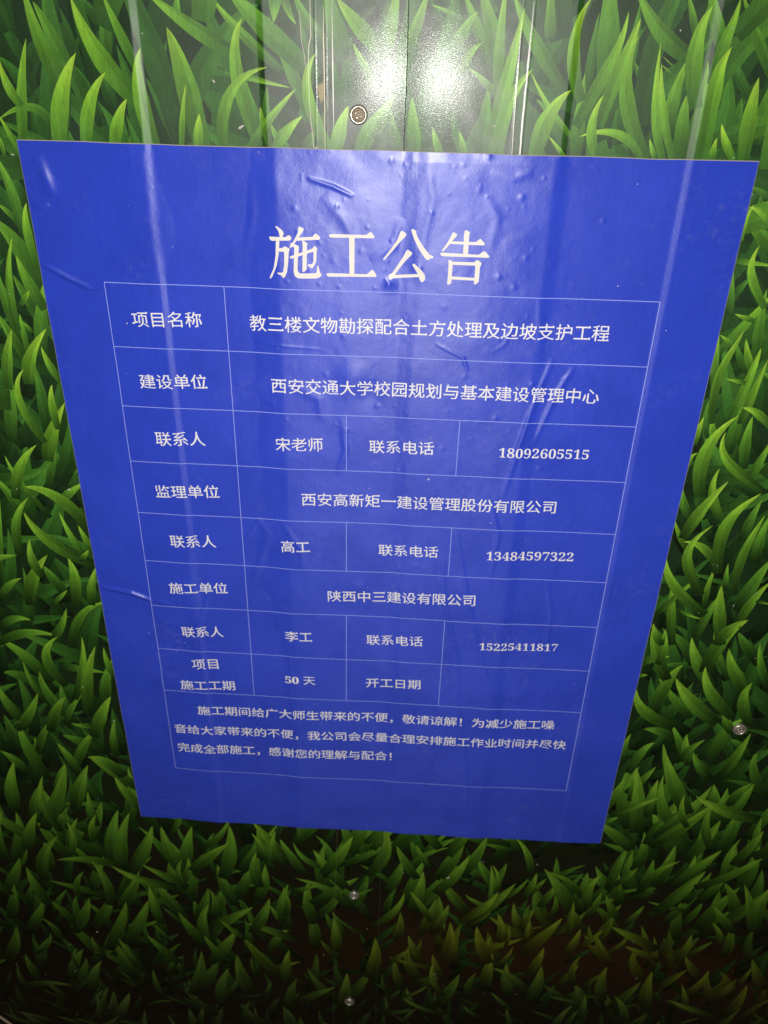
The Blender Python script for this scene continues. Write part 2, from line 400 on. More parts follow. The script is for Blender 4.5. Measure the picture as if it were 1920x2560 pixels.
# shorter blades low on the fence: tip x,y ; root x,y ; width
SMALL = {
'L': """62,40;70,200;30|282,50;215,260;60|380,55;340,200;40|385,22;560,130;40|178,135;165,260;35|380,170;410,280;40|438,215;390,340;60|495,105;590,220;30|160,260;130,380;45
155,290;270,420;40|185,240;340,320;40|68,255;60,420;45|510,250;495,420;35|560,260;540,460;50|658,318;590,470;60|695,320;770,480;40|740,390;830,500;45|830,320;810,460;50
990,310;970,480;45|1145,350;1070,470;60|1110,320;1120,420;50|1210,370;1290,480;60|1355,415;1460,540;55|1525,360;1430,480;60|85,455;40,570;50|115,495;190,620;40|185,380;210,480;40
450,450;420,560;45|605,450;540,580;50|600,520;540,640;50|615,488;760,560;45|740,450;760,570;45|858,470;840,600;45|940,480;1000,610;50|1085,475;1040,590;45|1145,480;1120,600;45
900,585;860,700;50|985,550;930,670;50|1165,628;1110,740;50|1095,665;950,740;55|668,550;770,680;50|490,610;430,720;50|545,645;490,800;55|640,640;570,780;60|385,630;340,740;40
190,640;140,740;40|145,570;160,680;40|300,730;420,850;40|1225,580;1220,690;40|1550,540;1400,620;50|1380,570;1290,590;40|1060,735;1230,790;50|1050,795;1180,930;55
1025,760;940,870;50|880,790;960,880;45|770,690;860,800;50|635,790;740,880;45|500,820;570,940;45|870,860;840,1000;45|945,890;880,1000;50|1025,870;1070,1000;50|990,930;970,1050;40
1250,850;1240,950;50|1300,900;1190,930;40|1330,680;1350,800;40|1440,710;1450,820;40|1600,940;1520,1040;50|1450,1010;1320,1060;50|1500,950;1480,1060;45|1620,800;1600,930;50
1165,655;1230,730;40|60,570;50,680;45|70,750;40,860;45|210,800;190,900;45|360,850;330,950;50|440,900;410,1000;45|110,870;160,960;45|560,1040;510,1130;50|490,1030;470,1120;45""",
'R': """350,365;260,500;55|445,365;360,490;50|430,395;530,420;40|315,365;200,420;45|140,400;180,470;40|55,405;120,510;45|85,460;30,570;50|270,510;170,640;60|170,515;130,640;50
280,488;440,530;45|405,455;470,560;45|530,478;470,570;45|245,540;330,650;50|750,560;690,640;50|700,545;640,600;40|660,520;620,600;40|880,520;830,640;50|875,580;850,660;45
940,610;890,690;40|915,495;970,580;45|1015,500;1020,620;45|1100,500;1020,560;30|1165,465;1120,570;45|1190,545;1130,620;40|1260,405;1190,540;55|1160,258;1240,400;60
1365,205;1220,330;60|1455,295;1340,430;60|1240,230;1300,390;45|1125,345;1090,470;50|1015,215;1050,370;50|1060,235;1040,350;45|1090,75;1085,280;55|1185,120;1150,240;50
1270,115;1190,230;45|1215,0;1290,200;60|1425,140;1400,290;60|1485,155;1430,280;60|1600,135;1490,270;60|1530,240;1470,390;60|1460,425;1300,540;60|1520,395;1470,520;55
1620,400;1550,560;60|1390,515;1230,650;60|1415,520;1330,620;40|1490,525;1390,620;50|1470,565;1500,680;45|1280,620;1170,690;50|1450,595;1390,750;60|1285,650;1270,770;50
795,645;840,740;45|960,620;1000,700;40|1025,660;960,720;40|1125,665;1060,730;45|980,755;1130,830;50|1425,665;1490,750;50|235,615;220,740;50|280,655;230,740;40|285,730;270,860;45
480,670;390,730;40|455,710;580,790;45|560,650;590,750;45|645,675;600,740;40|770,715;640,830;55|850,765;800,850;45|945,770;870,830;45|400,750;440,870;50|460,790;420,860;40
70,690;50,780;40|105,790;150,880;45|110,850;40,900;45|210,870;240,950;45|325,955;250,1060;60|240,925;180,1000;50|680,920;640,1040;50|530,910;540,1020;45|470,870;450,980;50
690,840;640,930;50|840,920;770,990;45|915,790;960,890;45|1040,840;1150,890;45|1330,790;1280,880;50|1420,820;1330,870;45|1300,880;1350,960;45|1310,940;1200,1010;50
1160,950;1140,1080;50|1110,995;1010,1080;50|965,930;950,1040;45|825,995;870,1080;50|950,1035;990,1110;45|1500,745;1480,850;50|1590,890;1630,990;55|1655,600;1500,720;60
1640,340;1540,450;55|1700,200;1600,330;60|1175,65;1080,150;35|1040,115;960,230;45|1020,280;940,310;35""",
}

blades = []          # (points Nx2 in metres root->tip, width m, tone)


def add_trace(reg, s):
    ox, oy, sc = REG[reg]
    for line in s.strip().replace('\n', '|').split('|'):
        p, wd, tone = line.split(';')
        pts = [tuple(map(float, q.split(','))) for q in p.split()]
        if len(pts) == 2:
            (x0, y0), (x1, y1) = pts
            k_ = random.choice((-.07, .07))
            pts = [pts[0], ((x0 + x1) / 2 - (y1 - y0) * k_, (y0 + y1) / 2 + (x1 - x0) * k_), pts[1]]
        P = np.array([px(ox + x * sc, oy + y * sc) for x, y in pts])
        # real width: measured across the blade at its middle
        i = len(pts) // 2
        a, b = np.array(pts[i - 1]), np.array(pts[min(i + 1, len(pts) - 1)])
        d = (b - a) / np.linalg.norm(b - a)
        nrm = np.array([-d[1], d[0]]) * float(wd) / 2
        m = np.array(pts[i])
        q0, q1 = [px(ox + z[0] * sc, oy + z[1] * sc) for z in (m - nrm, m + nrm)]
        dd = P[min(i + 1, len(pts) - 1)] - P[i - 1]
        dd /= np.linalg.norm(dd)
        wreal = abs(np.dot(q1 - q0, [-dd[1], dd[0]]))
        blades.append((P, wreal, float(tone), 1))


for r_, s_ in TRACED.items():
    add_trace(r_, s_)
for r_, s_ in SMALL.items():
    ox, oy, sc = REG[r_]
    for line in s_.strip().replace('\n', '|').split('|'):
        a, b, wd = line.split(';')
        tip = np.array(list(map(float, a.split(','))))
        root = np.array(list(map(float, b.split(','))))
        root = tip + (root - tip) * 1.35
        d = root - tip
        nrm = np.array([-d[1], d[0]])
        mid = (tip + root) / 2 + nrm * random.choice((-1, 1)) * random.uniform(.04, .12)
        if d[1] > 0 and abs(d[0]) > .3 * d[1]:     # bow outward like a falling blade
            mid = (tip + root) / 2 + np.array([np.sign(d[0]) * -.06 * abs(d[1]), -.02 * abs(d[0])])
        P = np.array([px(ox + x * sc, oy + y * sc) for x, y in (root, mid, tip)])
        L = np.linalg.norm(P[0] - P[2])
        blades.append((P, min(.021, max(.010, L * .215)), random.uniform(1.85, 2.4), 1))


def visible(u, v):
    p = CAM_ROT.T @ (np.array([u, 0, -v]) - np.array(CAM_LOC))
    x, y = 960 + FPX * p[0] / -p[2], 1280 - FPX * p[1] / -p[2]
    return (-40 < x < 1960 and -120 < y < 1980)


# procedural filling: back layers everywhere, front layers where the picture was not followed
U0, U1, V0, V1 = -0.80, 1.40, -0.45, 1.70
for _ in range(5200):
    u, v = random.uniform(U0, U1), random.uniform(V0, V1)
    inside = visible(u, v)
    low = min(1, max(0, (v - .1) / 1.1))
    L = random.uniform(.075, .15) * (1 - .40 * low)
    wd = L * random.uniform(.13, .22)
    if inside:
        tone = random.uniform(.15, 1.15) if v < .12 else (random.uniform(.15, 1.2) if v < .9 else random.uniform(.2, 1.4))
    else:
        tone = random.uniform(.2, 2.6)
        if v > .98 and random.random() < .45:
            tone = random.uniform(.3, 1.7)
    ang = random.gauss(0, .45) + random.choice((-.25, .25))
    if random.random() < .12:
        ang = random.choice((-1, 1)) * random.uniform(1.0, 1.5)
    d = np.array([math.sin(ang), -math.cos(ang)])
    nrm = np.array([-d[1], d[0]])
    p0 = np.array([u, v]) - d * L * .5
    p2 = np.array([u, v]) + d * L * .5
    p1 = (p0 + p2) / 2 + nrm * L * random.uniform(-.14, .14)
    blades.append((np.array([p0, p1, p2]), wd, tone, 0))

order = sorted(range(len(blades)), key=lambda i: (blades[i][2] + (0.0 if blades[i][3] else random.uniform(-.1, .1))))

RAMPS = np.array([
    [[.008, .032, .007], [.011, .046, .009], [.015, .060, .011]],
    [[.014, .068, .011], [.034, .142, .017], [.054, .195, .021]],
    [[.036, .145, .016], [.118, .340, .024], [.215, .480, .034]],
    [[.062, .235, .018], [.215, .490, .028], [.430, .680, .055]]])


def blade_colour(tone, tt):
    a = int(min(2, math.floor(tone)))
    r = RAMPS[a] * (1 - (tone - a)) + RAMPS[a + 1] * (tone - a)
    tt = np.asarray(tt)[:, None]
    return np.where(tt < .55, r[0] + (r[1] - r[0]) * (tt / .55), r[1] + (r[2] - r[1]) * ((tt - .55) / .45))


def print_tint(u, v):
    """the artwork's colour drift: deep green on top, near black and brownish roots low down, plus a painted band of warm glow"""
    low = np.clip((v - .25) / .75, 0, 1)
    warm_glow = .55 * np.exp(-((v - 1.06 - .03 * np.sin(u * 9)) / .085) ** 2) * np.clip((u - .05) / .35, 0, 1)  # warm light reflected low down, painted in as a brown tint
    return low, warm_glow


CELL = .005
NX, NY = int((U1 - U0 + .6) / CELL), int((V1 - V0 + .6) / CELL)
LEV = np.zeros((NY, NX), np.int32)
bx_all = {0: ([], [], []), 1: ([], [], [])}     # side -> (quads verts, colours, level)
QV, QC, QL = [], [], []
for i in order:
    P, wd, tone, traced = blades[i]
    n = 12 if traced else 7
    tt = np.linspace(0, 1, n + 1)
    if len(P) == 3:     # quadratic through the middle point
        c = 2 * P[1] - (P[0] + P[2]) / 2
        C = ((1 - tt) ** 2)[:, None] * P[0] + (2 * tt * (1 - tt))[:, None] * c + (tt ** 2)[:, None] * P[2]
    else:               # cubic through four points
        s = tt * 3
        C = np.zeros((n + 1, 2))
        for j in range(4):
            w_ = np.ones(n + 1)
            for k_ in range(4):
                if k_ != j:
                    w_ *= (s - k_) / (j - k_)
            C += w_[:, None] * P[j]
    T = np.gradient(C, axis=0)
    T /= np.linalg.norm(T, axis=1, keepdims=True) + 1e-9
    N = np.stack([-T[:, 1], T[:, 0]], 1)
    prof_w = (.72 + .28 * np.sin(np.clip(tt / .5, 0, 1) * math.pi / 2)) * np.clip((1 - tt) / .62, 0, 1) ** .80
    hw = wd * .5 * prof_w
    rid = (random.uniform(-.35, .35) + np.linspace(0, random.uniform(-.3, .3), n + 1)) * hw
    L_, Rr, Mm = C + N * hw[:, None], C - N * hw[:, None], C + N * rid[:, None]
    col = blade_colour(tone, tt)
    low, warm_glow = print_tint(C[:, 0], C[:, 1])
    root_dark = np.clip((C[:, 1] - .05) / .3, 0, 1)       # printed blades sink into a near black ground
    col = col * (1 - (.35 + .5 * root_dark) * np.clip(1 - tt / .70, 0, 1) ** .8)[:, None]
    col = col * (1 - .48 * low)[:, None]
    col = col * (1 - .35 * np.clip((C[:, 1] - 1.02) / .3, 0, 1))[:, None]  # flash falloff towards the bottom, painted into the blade colour
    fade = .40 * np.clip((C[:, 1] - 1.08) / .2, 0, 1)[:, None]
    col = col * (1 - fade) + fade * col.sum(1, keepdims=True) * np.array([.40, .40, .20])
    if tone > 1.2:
        d3 = warm_glow[:, None]
        col = col * (1 - d3) + d3 * np.stack([col[:, 1] * .85 + .01, col[:, 1] * .78, col[:, 2] * .5], 1)  # warm glow mixed into the blade colours
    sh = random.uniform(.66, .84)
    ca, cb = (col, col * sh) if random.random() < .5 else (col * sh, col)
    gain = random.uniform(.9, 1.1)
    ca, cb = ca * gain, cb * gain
    # stacking level: one above whatever it covers
    cells = set()
    for k_ in range(n + 1):
        r_ = hw[k_] + .002
        ux = np.arange(C[k_, 0] - r_, C[k_, 0] + r_ + CELL, CELL)
        vy = np.arange(C[k_, 1] - r_, C[k_, 1] + r_ + CELL, CELL)
        for a in ux:
            for b in vy:
                ix, iy = int((a - U0 + .3) / CELL), int((b - V0 + .3) / CELL)
                if 0 <= ix < NX and 0 <= iy < NY:
                    cells.add((iy, ix))
        if k_ < n:
            q = (C[k_] + C[k_ + 1]) / 2
            ix, iy = int((q[0] - U0 + .3) / CELL), int((q[1] - V0 + .3) / CELL)
            if 0 <= ix < NX and 0 <= iy < NY:
                cells.add((iy, ix))
    if not cells:
        continue
    ci = np.array(list(cells))
    lv = LEV[ci[:, 0], ci[:, 1]].max() + 1
    LEV[ci[:, 0], ci[:, 1]] = lv
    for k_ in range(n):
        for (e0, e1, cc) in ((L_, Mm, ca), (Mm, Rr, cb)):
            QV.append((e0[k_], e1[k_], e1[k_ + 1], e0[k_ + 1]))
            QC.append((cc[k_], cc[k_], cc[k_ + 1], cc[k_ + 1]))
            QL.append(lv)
print('blades', len(blades), 'quads', len(QV), 'levels', max(QL))
STEP = min(9e-6, .00055 / max(QL))
QV = np.array(QV)
QC = np.array(QC)
QL = np.array(QL)


def clip(poly, cols, lo, hi):
    """clip a convex polygon to lo <= u <= hi"""
    for side, lim in ((1, lo), (-1, hi)):
        out, oc = [], []
        m = len(poly)
        for i in range(m):
            a, b = poly[i], poly[(i + 1) % m]
            da, db = side * (a[0] - lim), side * (b[0] - lim)
            if da >= 0:
                out.append(a)
                oc.append(cols[i])
            if (da > 0 and db < 0) or (da < 0 and db > 0):
                f_ = da / (da - db)
                out.append(a + (b - a) * f_)
                oc.append(cols[i] + (cols[(i + 1) % m] - cols[i]) * f_)
        poly, cols = out, oc
        if len(poly) < 3:
            return None, None
    return poly, cols


EDGES = np.unique(np.concatenate([XS, [SEAM]]))
panels = {0: dict(v=[], c=[], f=[]), 1: dict(v=[], c=[], f=[])}


def put(side, poly, cols, off):
    d = panels[side]
    b = len(d['v'])
    for p, c in zip(poly, cols):
        d['v'].append((p[0], p[1], off))
        d['c'].append(c)
    d['f'].append(tuple(range(b, b + len(poly))))


PU0, PU1, PV0, PV1 = -0.80, 1.40, -0.45, 1.70
umin, umax = QV[:, :, 0].min(1), QV[:, :, 0].max(1)
i0 = np.searchsorted(EDGES, umin, 'right')
i1 = np.searchsorted(EDGES, umax, 'left')
for q in range(len(QV)):
    if umax[q] < PU0 or umin[q] > PU1 or QV[q, :, 1].max() < PV0 or QV[q, :, 1].min() > PV1:
        continue
    off = QL[q] * STEP
    if i0[q] == i1[q]:
        put(0 if umax[q] <= SEAM else 1, QV[q], QC[q], off)
        continue
    for e in range(max(i0[q] - 1, 0), min(i1[q], len(EDGES) - 1)):
        pl, cl = clip(list(QV[q]), list(QC[q]), EDGES[e], EDGES[e + 1])
        if pl is not None:
            put(0 if EDGES[e + 1] <= SEAM + 1e-9 else 1, pl, cl, off)

# background of the print: a sheet following the pressed profile
vrows = np.linspace(PV0, PV1, 60)
for e in range(len(EDGES) - 1):
    a, b = max(EDGES[e], PU0), min(EDGES[e + 1], PU1)
    if b - a < 1e-6:
        continue
    side = 0 if b <= SEAM + 1e-9 else 1
    for k_ in range(len(vrows) - 1):
        pl = [np.array((a, vrows[k_ + 1])), np.array((b, vrows[k_ + 1])), np.array((b, vrows[k_])), np.array((a, vrows[k_]))]
        cl = []
        for p in pl:
            low, warm_glow = print_tint(p[0], p[1])
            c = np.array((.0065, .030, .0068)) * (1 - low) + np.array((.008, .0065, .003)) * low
            c = c + warm_glow * np.array((.034, .012, .003))  # same painted warm glow on the ground colour
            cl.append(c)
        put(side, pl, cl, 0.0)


def build_print(side, name, parent):
    d = panels[side]
    V = np.array(d['v'])
    C = np.array(d['c'])
    lift = -0.0009 if side == 1 else 0.0        # the right sheet laps under the left one
    Y = -(prof(V[:, 0]) + V[:, 2] + lift)
    co = np.stack([V[:, 0], Y, -V[:, 1]], 1)
    me = bpy.data.meshes.new(name)
    me.from_pydata(co.tolist(), [], d['f'])
    me.materials.append(M_FILM)
    at = me.attributes.new('print', 'FLOAT_COLOR', 'POINT')
    rgba = np.ones((len(V), 4), np.float32)
    rgba[:, :3] = C
    at.data.foreach_set('color', rgba.ravel())
    # keep every facet looking out of the fence
    bm = bmesh.new()
    bm.from_mesh(me)
    fl_ = [f for f in bm.faces if f.normal.y > 0]
    bmesh.ops.reverse_faces(bm, faces=fl_)
    bm.to_mesh(me)
    bm.free()
    me.polygons.foreach_set('use_smooth', np.ones(len(me.polygons), bool))
    co = np.zeros(len(me.vertices) * 3)
    me.vertices.foreach_get('co', co)
    me.normals_split_custom_set_from_vertices(prof_n(co.reshape(-1, 3)[:, 0]).tolist())
    o = bpy.data.objects.new(name, me)
    COL.objects.link(o)
    o.parent = parent
    o.matrix_parent_inverse = Matrix.Translation(-Vector(parent.location))
    return o


panel_left = tag(empty('hoarding_panel', (-.24, 0, -1.70)),
                 'grass printed steel hoarding panel left of the dark lap joint, edge lapped on top', 'fence panel',
                 'grass printed hoarding panels')
panel_right = tag(empty('hoarding_panel', (.86, 0, -1.70)),
                  'grass printed steel hoarding panel right of the dark lap joint, edge tucked underneath', 'fence panel',
                  'grass printed hoarding panels')
build_print(0, 'printed_sheet', panel_left)
build_print(1, 'printed_sheet', panel_right)


def backing(a, b, lift, parent):
    us = np.unique(np.concatenate([[a, b], EDGES[(EDGES > a) & (EDGES < b)]]))
    vs, fs = [], []
    for u in us:
        for z in (-PV0, -PV1):
            vs.append((u, -(prof(u) - .00045 + lift), z))
            vs.append((u, -(prof(u) - .0011 + lift), z))
    for i in range(len(us) - 1):
        b0, b1 = i * 4, i * 4 + 4
        fs += [(b0, b1, b1 + 2, b0 + 2), (b0 + 1, b0 + 3, b1 + 3, b1 + 1), (b0, b0 + 1, b1 + 1, b1), (b0 + 2, b1 + 2, b1 + 3, b0 + 3)]
    fs += [(0, 2, 3, 1), (len(us) * 4 - 4, len(us) * 4 - 3, len(us) * 4 - 1, len(us) * 4 - 2)]
    return obj('steel_backing', vs, fs, M_STEELEDGE, parent)


backing(PU0, SEAM, 0.0, panel_left)
backing(SEAM - .03, PU1, -0.0012, panel_right)

# dark ragged cut edge along the lap
vs, fs = [], []
zz = np.arange(-PV0, -PV1, -.002)
jag = RNG.normal(0, .00022, len(zz))
jag = np.convolve(jag, [.25, .5, .25], 'same')
for z, j in zip(zz, jag):
    y = -(prof(SEAM) + .00070)
    vs += [(SEAM - .0001 + j, y, z), (SEAM + .0005 + j * 1.5, y + .0002, z), (SEAM + .0006 + j * 1.5, y + .0012, z)]
for i in range(len(zz) - 1):
    a = i * 3
    fs += [(a, a + 1, a + 4, a + 3), (a + 1, a + 2, a + 5, a + 4)]
obj('cut_edge', vs, fs, M_STEELEDGE, panel_left, True)


def ribbon(name, pts, wd, mat, parent, lift, jitter=0.0, hgt=None, step=.0015):
    """a strip following the fence's surface through (u,v) points"""
    pts = np.array(pts)
    seg = np.linalg.norm(np.diff(pts, axis=0), axis=1)
    s = np.concatenate([[0], np.cumsum(seg)])
    ss = np.arange(0, s[-1] + step, step)
    ss[-1] = s[-1]
    P = np.stack([np.interp(ss, s, pts[:, 0]), np.interp(ss, s, pts[:, 1])], 1)
    if jitter:
        P += np.convolve(RNG.normal(0, jitter, len(P)), [.3, .4, .3], 'same')[:, None] * [1, 0]
    T = np.gradient(P, axis=0)
    T /= np.linalg.norm(T, axis=1, keepdims=True) + 1e-12
    N = np.stack([-T[:, 1], T[:, 0]], 1)
    wv = np.interp(np.linspace(0, 1, len(P)), np.linspace(0, 1, len(wd)), wd) if isinstance(wd, (list, tuple)) else np.full(len(P), wd)
    vs, fs = [], []
    h = hgt or prof
    for k_ in range(-1, 2):
        Q = P + N * (k_ * wv / 2)[:, None]
        hh = np.array(h(Q[:, 0]) if hgt is None else hgt(Q[:, 0], Q[:, 1])) + lift + (wv * .25 if k_ == 0 and hgt is None else 0)
        for q, y in zip(Q, hh):
            vs.append((q[0], -y, -q[1]))
    n = len(P)
    for r_ in range(2):
        for i in range(n - 1):
            fs.append((r_ * n + i, r_ * n + i + 1, (r_ + 1) * n + i + 1, (r_ + 1) * n + i))
    o = obj(name, vs, fs, mat, parent, True)
    return o


qb = lambda x, y: px(480 + x * SA, y * SA)
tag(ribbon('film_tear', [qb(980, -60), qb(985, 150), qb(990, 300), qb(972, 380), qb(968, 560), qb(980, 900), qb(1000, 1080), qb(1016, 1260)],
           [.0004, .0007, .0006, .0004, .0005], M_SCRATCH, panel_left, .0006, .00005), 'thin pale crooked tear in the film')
tag(ribbon('film_tear', [qb(1096, 60), qb(1094, 300), qb(1100, 600), qb(1104, 900), qb(1108, 1260)], [.0003, .0012, .0010, .0008, .0005], M_SCRATCH,  # rib highlight and worn film drawn as one pale ribbon
           panel_left, .0006, .00008), 'pale worn line with painted glint along the left rib')
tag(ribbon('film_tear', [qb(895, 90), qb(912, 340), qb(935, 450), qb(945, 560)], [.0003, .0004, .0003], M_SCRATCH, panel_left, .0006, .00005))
M_FAINT = simple('faint_scratch', (0.16, 0.15, 0.07), 0.5, 0.4).m
M_WORN_GLINT = simple('worn_rib_glint', (0.66, 0.66, 0.60), 0.3, 0.7).m  # flash highlights on the ribs painted as pale ribbons, with worn film
qc = lambda x, y: px(940 + x * SA, y * SA)
tag(ribbon('rib_line', [qb(1163, -60), qb(1166, 200), qb(1170, 560), qb(1174, 820), qb(1177, 1060)], [.0001, .0005, .0011, .0010, .0002], M_WORN_GLINT, panel_left, .0006, .00005),
    'short white line of wear and painted glint right of the pale rib line')
tag(ribbon('rib_line', [qc(1200, 240), qc(1176, 600), qc(1150, 900), qc(1122, 1290)], [.0002, .0007, .0009, .0006], M_WORN_GLINT, panel_right, .0006, .00006),
    'thin white line along the right rib')
tag(ribbon('rib_line', [qc(1306, 20), qc(1290, 200), qc(1268, 400), qc(1240, 720), qc(1215, 960), qc(1188, 1300)], [.0003, .0007, .0013, .0016, .0018, .0013], M_WORN_GLINT,
           panel_right, .0006, .00012), 'wide chipped white line along the right rib')
tag(ribbon('rib_line', [pk(732, 1690), pk(727, 1860), pk(722, 2000), pk(722, 2090), pk(721, 2230)], [.0001, .0003, .0002, .0003, .0002], M_FAINT, panel_left, .0006, .0001),
    'faint pale vertical line below the notice')
# rust smudge beside the rib
c = qb(1080, 770)
vs = [(c[0], -(prof(c[0]) + .0007), -c[1])]
for k_ in range(14):
    a = k_ / 14 * 2 * math.pi
    r_ = random.uniform(.6, 1.2)
    u, v = c[0] + .0032 * r_ * math.cos(a), c[1] + .0075 * r_ * math.sin(a)
    vs.append((u, -(prof(u) + .0007), -v))
obj('rust_smudge', vs, [(0, 1 + k_, 1 + (k_ + 1) % 14) for k_ in range(14)], M_SMUDGE, panel_left)


# ------------------------------------------------------------------ screws
def lathe(profile_pts, n=40):
    vs, fs = [], []
    for r_, h in profile_pts:
        for k_ in range(n):
            a = 2 * math.pi * k_ / n
            vs.append((r_ * math.cos(a), -h, r_ * math.sin(a)))
    for i in range(len(profile_pts) - 1):
        for k_ in range(n):
            a, b = i * n + k_, i * n + (k_ + 1) % n
            fs.append((a, b, b + n, a + n))
    return vs, fs


def screw(pt, parent, R=.0080, label=None, tilt=0.0):
    """flanged drill screw: a dished rim round a grimy recessed cross"""
    u, v = pt
    base = prof(u) + .0006
    vs, fs = lathe([(R * 1.02, -.0008), (R * 1.02, .0006), (R * .97, .0016), (R * .86, .0023), (R * .76, .0023), (R * .70, .0017), (R * .69, .0008)])
    move = lambda V: [(x + u, y - base, z - v) for x, y, z in V]
    s = obj('screw', move(vs), fs, M_ZINC, parent, True)
    if label:
        s['label'] = label
    vs, fs = lathe([(R * .69, .0009), (R * .60, .0013), (R * .40, .0017), (R * .001, .0019)], 32)
    g = obj('screw_head', move(vs), fs, M_GRIME, s, True)
    g.matrix_parent_inverse = Matrix.Identity(4)
    # four raised lands between the cross slots
    bm = bmesh.new()
    for k_ in range(4):
        a = math.pi / 4 + k_ * math.pi / 2 + .3 + tilt
        mt = Matrix.Translation((u + math.cos(a) * R * .33, -base - .0019, -v + math.sin(a) * R * .33)) @ Matrix.Diagonal((R * .17, .0008, R * .17, 1))
        bmesh.ops.create_icosphere(bm, subdivisions=2, radius=1.0, matrix=mt)
    r_ = link_bm('cross_recess', bm, M_ZINC, s)
    r_.matrix_parent_inverse = Matrix.Identity(4)
    return s


screw(pk(775, 248), panel_left, .0072, 'larger screw with dark recess just above the notice')
screw(pk(765, 1931), panel_left, .0070, None, .4)
screw(pk(755, 2161), panel_left, .0076, None, .9)
screw(pk(1597, 1574), panel_right, .0075, 'copper tinted screw right of the notice', .2)

# ------------------------------------------------------------------ the notice
PW, PH = 0.600, 0.804
GU, GV = 601, 805
gu = np.linspace(0, PW, GU)
gv = np.linspace(0, PH, GV)
UU, VV = np.meshgrid(gu, gv)


def smooth_noise(nx, ny, seed):
    r = np.random.default_rng(seed)
    g = r.uniform(-1, 1, (ny + 3, nx + 3))
    x = UU / PW * nx
    y = VV / PH * ny
    ix, iy = x.astype(int), y.astype(int)
    fx, fy = x - ix, y - iy
    fx, fy = fx * fx * (3 - 2 * fx), fy * fy * (3 - 2 * fy)
    return (g[iy, ix] * (1 - fx) + g[iy, ix + 1] * fx) * (1 - fy) + (g[iy + 1, ix] * (1 - fx) + g[iy + 1, ix + 1] * fx) * fy


# the paper bridges the hollows of the steel, so it falls in facets of its own
QB = np.array([-.05, .055, .1045, .1120, .140, .188, .2126, .3176, .3345, .4414, .4517, .541, .549, .60, .65])
QD = np.array([0, 0, 2.3, 1.0, -.2, 1.3, 3.8, .85, 2.05, 3.5, 2.1, .2, 1.6, -.2, -.2]) * 1e-3
ks = np.exp(-0.5 * (np.arange(-60, 61) * .25 / 1.5) ** 2)
ks /= ks.sum()
DPAP = np.convolve(np.pad(np.interp(UFINE, QB, QD), 60, mode='edge'), ks, mode='valid')
wob = .0030 * smooth_noise(7, 22, 3) + .0016 * smooth_noise(20, 60, 4)
amt = np.interp(UU, [0, .12, .17, .195, .205, .225, .30, .325, .33, .36, .43, .445, .6], [.3, .3, 1.2, 1.2, .1, .3, .3, .1, 1.2, 1.2, .2, .2, .5])
HT = np.interp(UU + wob * amt, UFINE, DPAP) + .0012
HT += .0007 * smooth_noise(9, 12, 5) + .00026 * smooth_noise(26, 36, 6) + .00006 * smooth_noise(90, 120, 8)


def crease(pts, amp, wd, asym=0.0):
    """raised wrinkle along a polyline given in 1659-wide view pixels"""
    global HT
    amp = amp * (1.9 if pts[0][1] > 700 and amp < .001 else 1.0)
    P = np.array([pk(*p) for p in pts])
    best = np.full(UU.shape, 9.0)
    sgn = np.zeros(UU.shape)
    tpar = np.zeros(UU.shape)
    tot = len(P) - 1
    for i in range(tot):
        a, b = P[i], P[i + 1]
        d = b - a
        L2 = d @ d
        tl = np.clip(((UU - a[0]) * d[0] + (VV - a[1]) * d[1]) / L2, 0, 1)
        dx, dy = UU - (a[0] + tl * d[0]), VV - (a[1] + tl * d[1])
        ds = np.hypot(dx, dy)
        m = ds < best
        best[m] = ds[m]
        sgn[m] = np.sign(d[0] * dy - d[1] * dx)[m]
        tpar[m] = ((i + tl) / tot)[m]
    env = np.sin(np.clip(tpar, 0, 1) * math.pi) ** .5 * .8 + .2 * (1 - np.abs(2 * tpar - 1))
    HT += .8 * amp * env * np.exp(-(best / (.8 * wd)) ** 2) * (1 + asym * sgn)


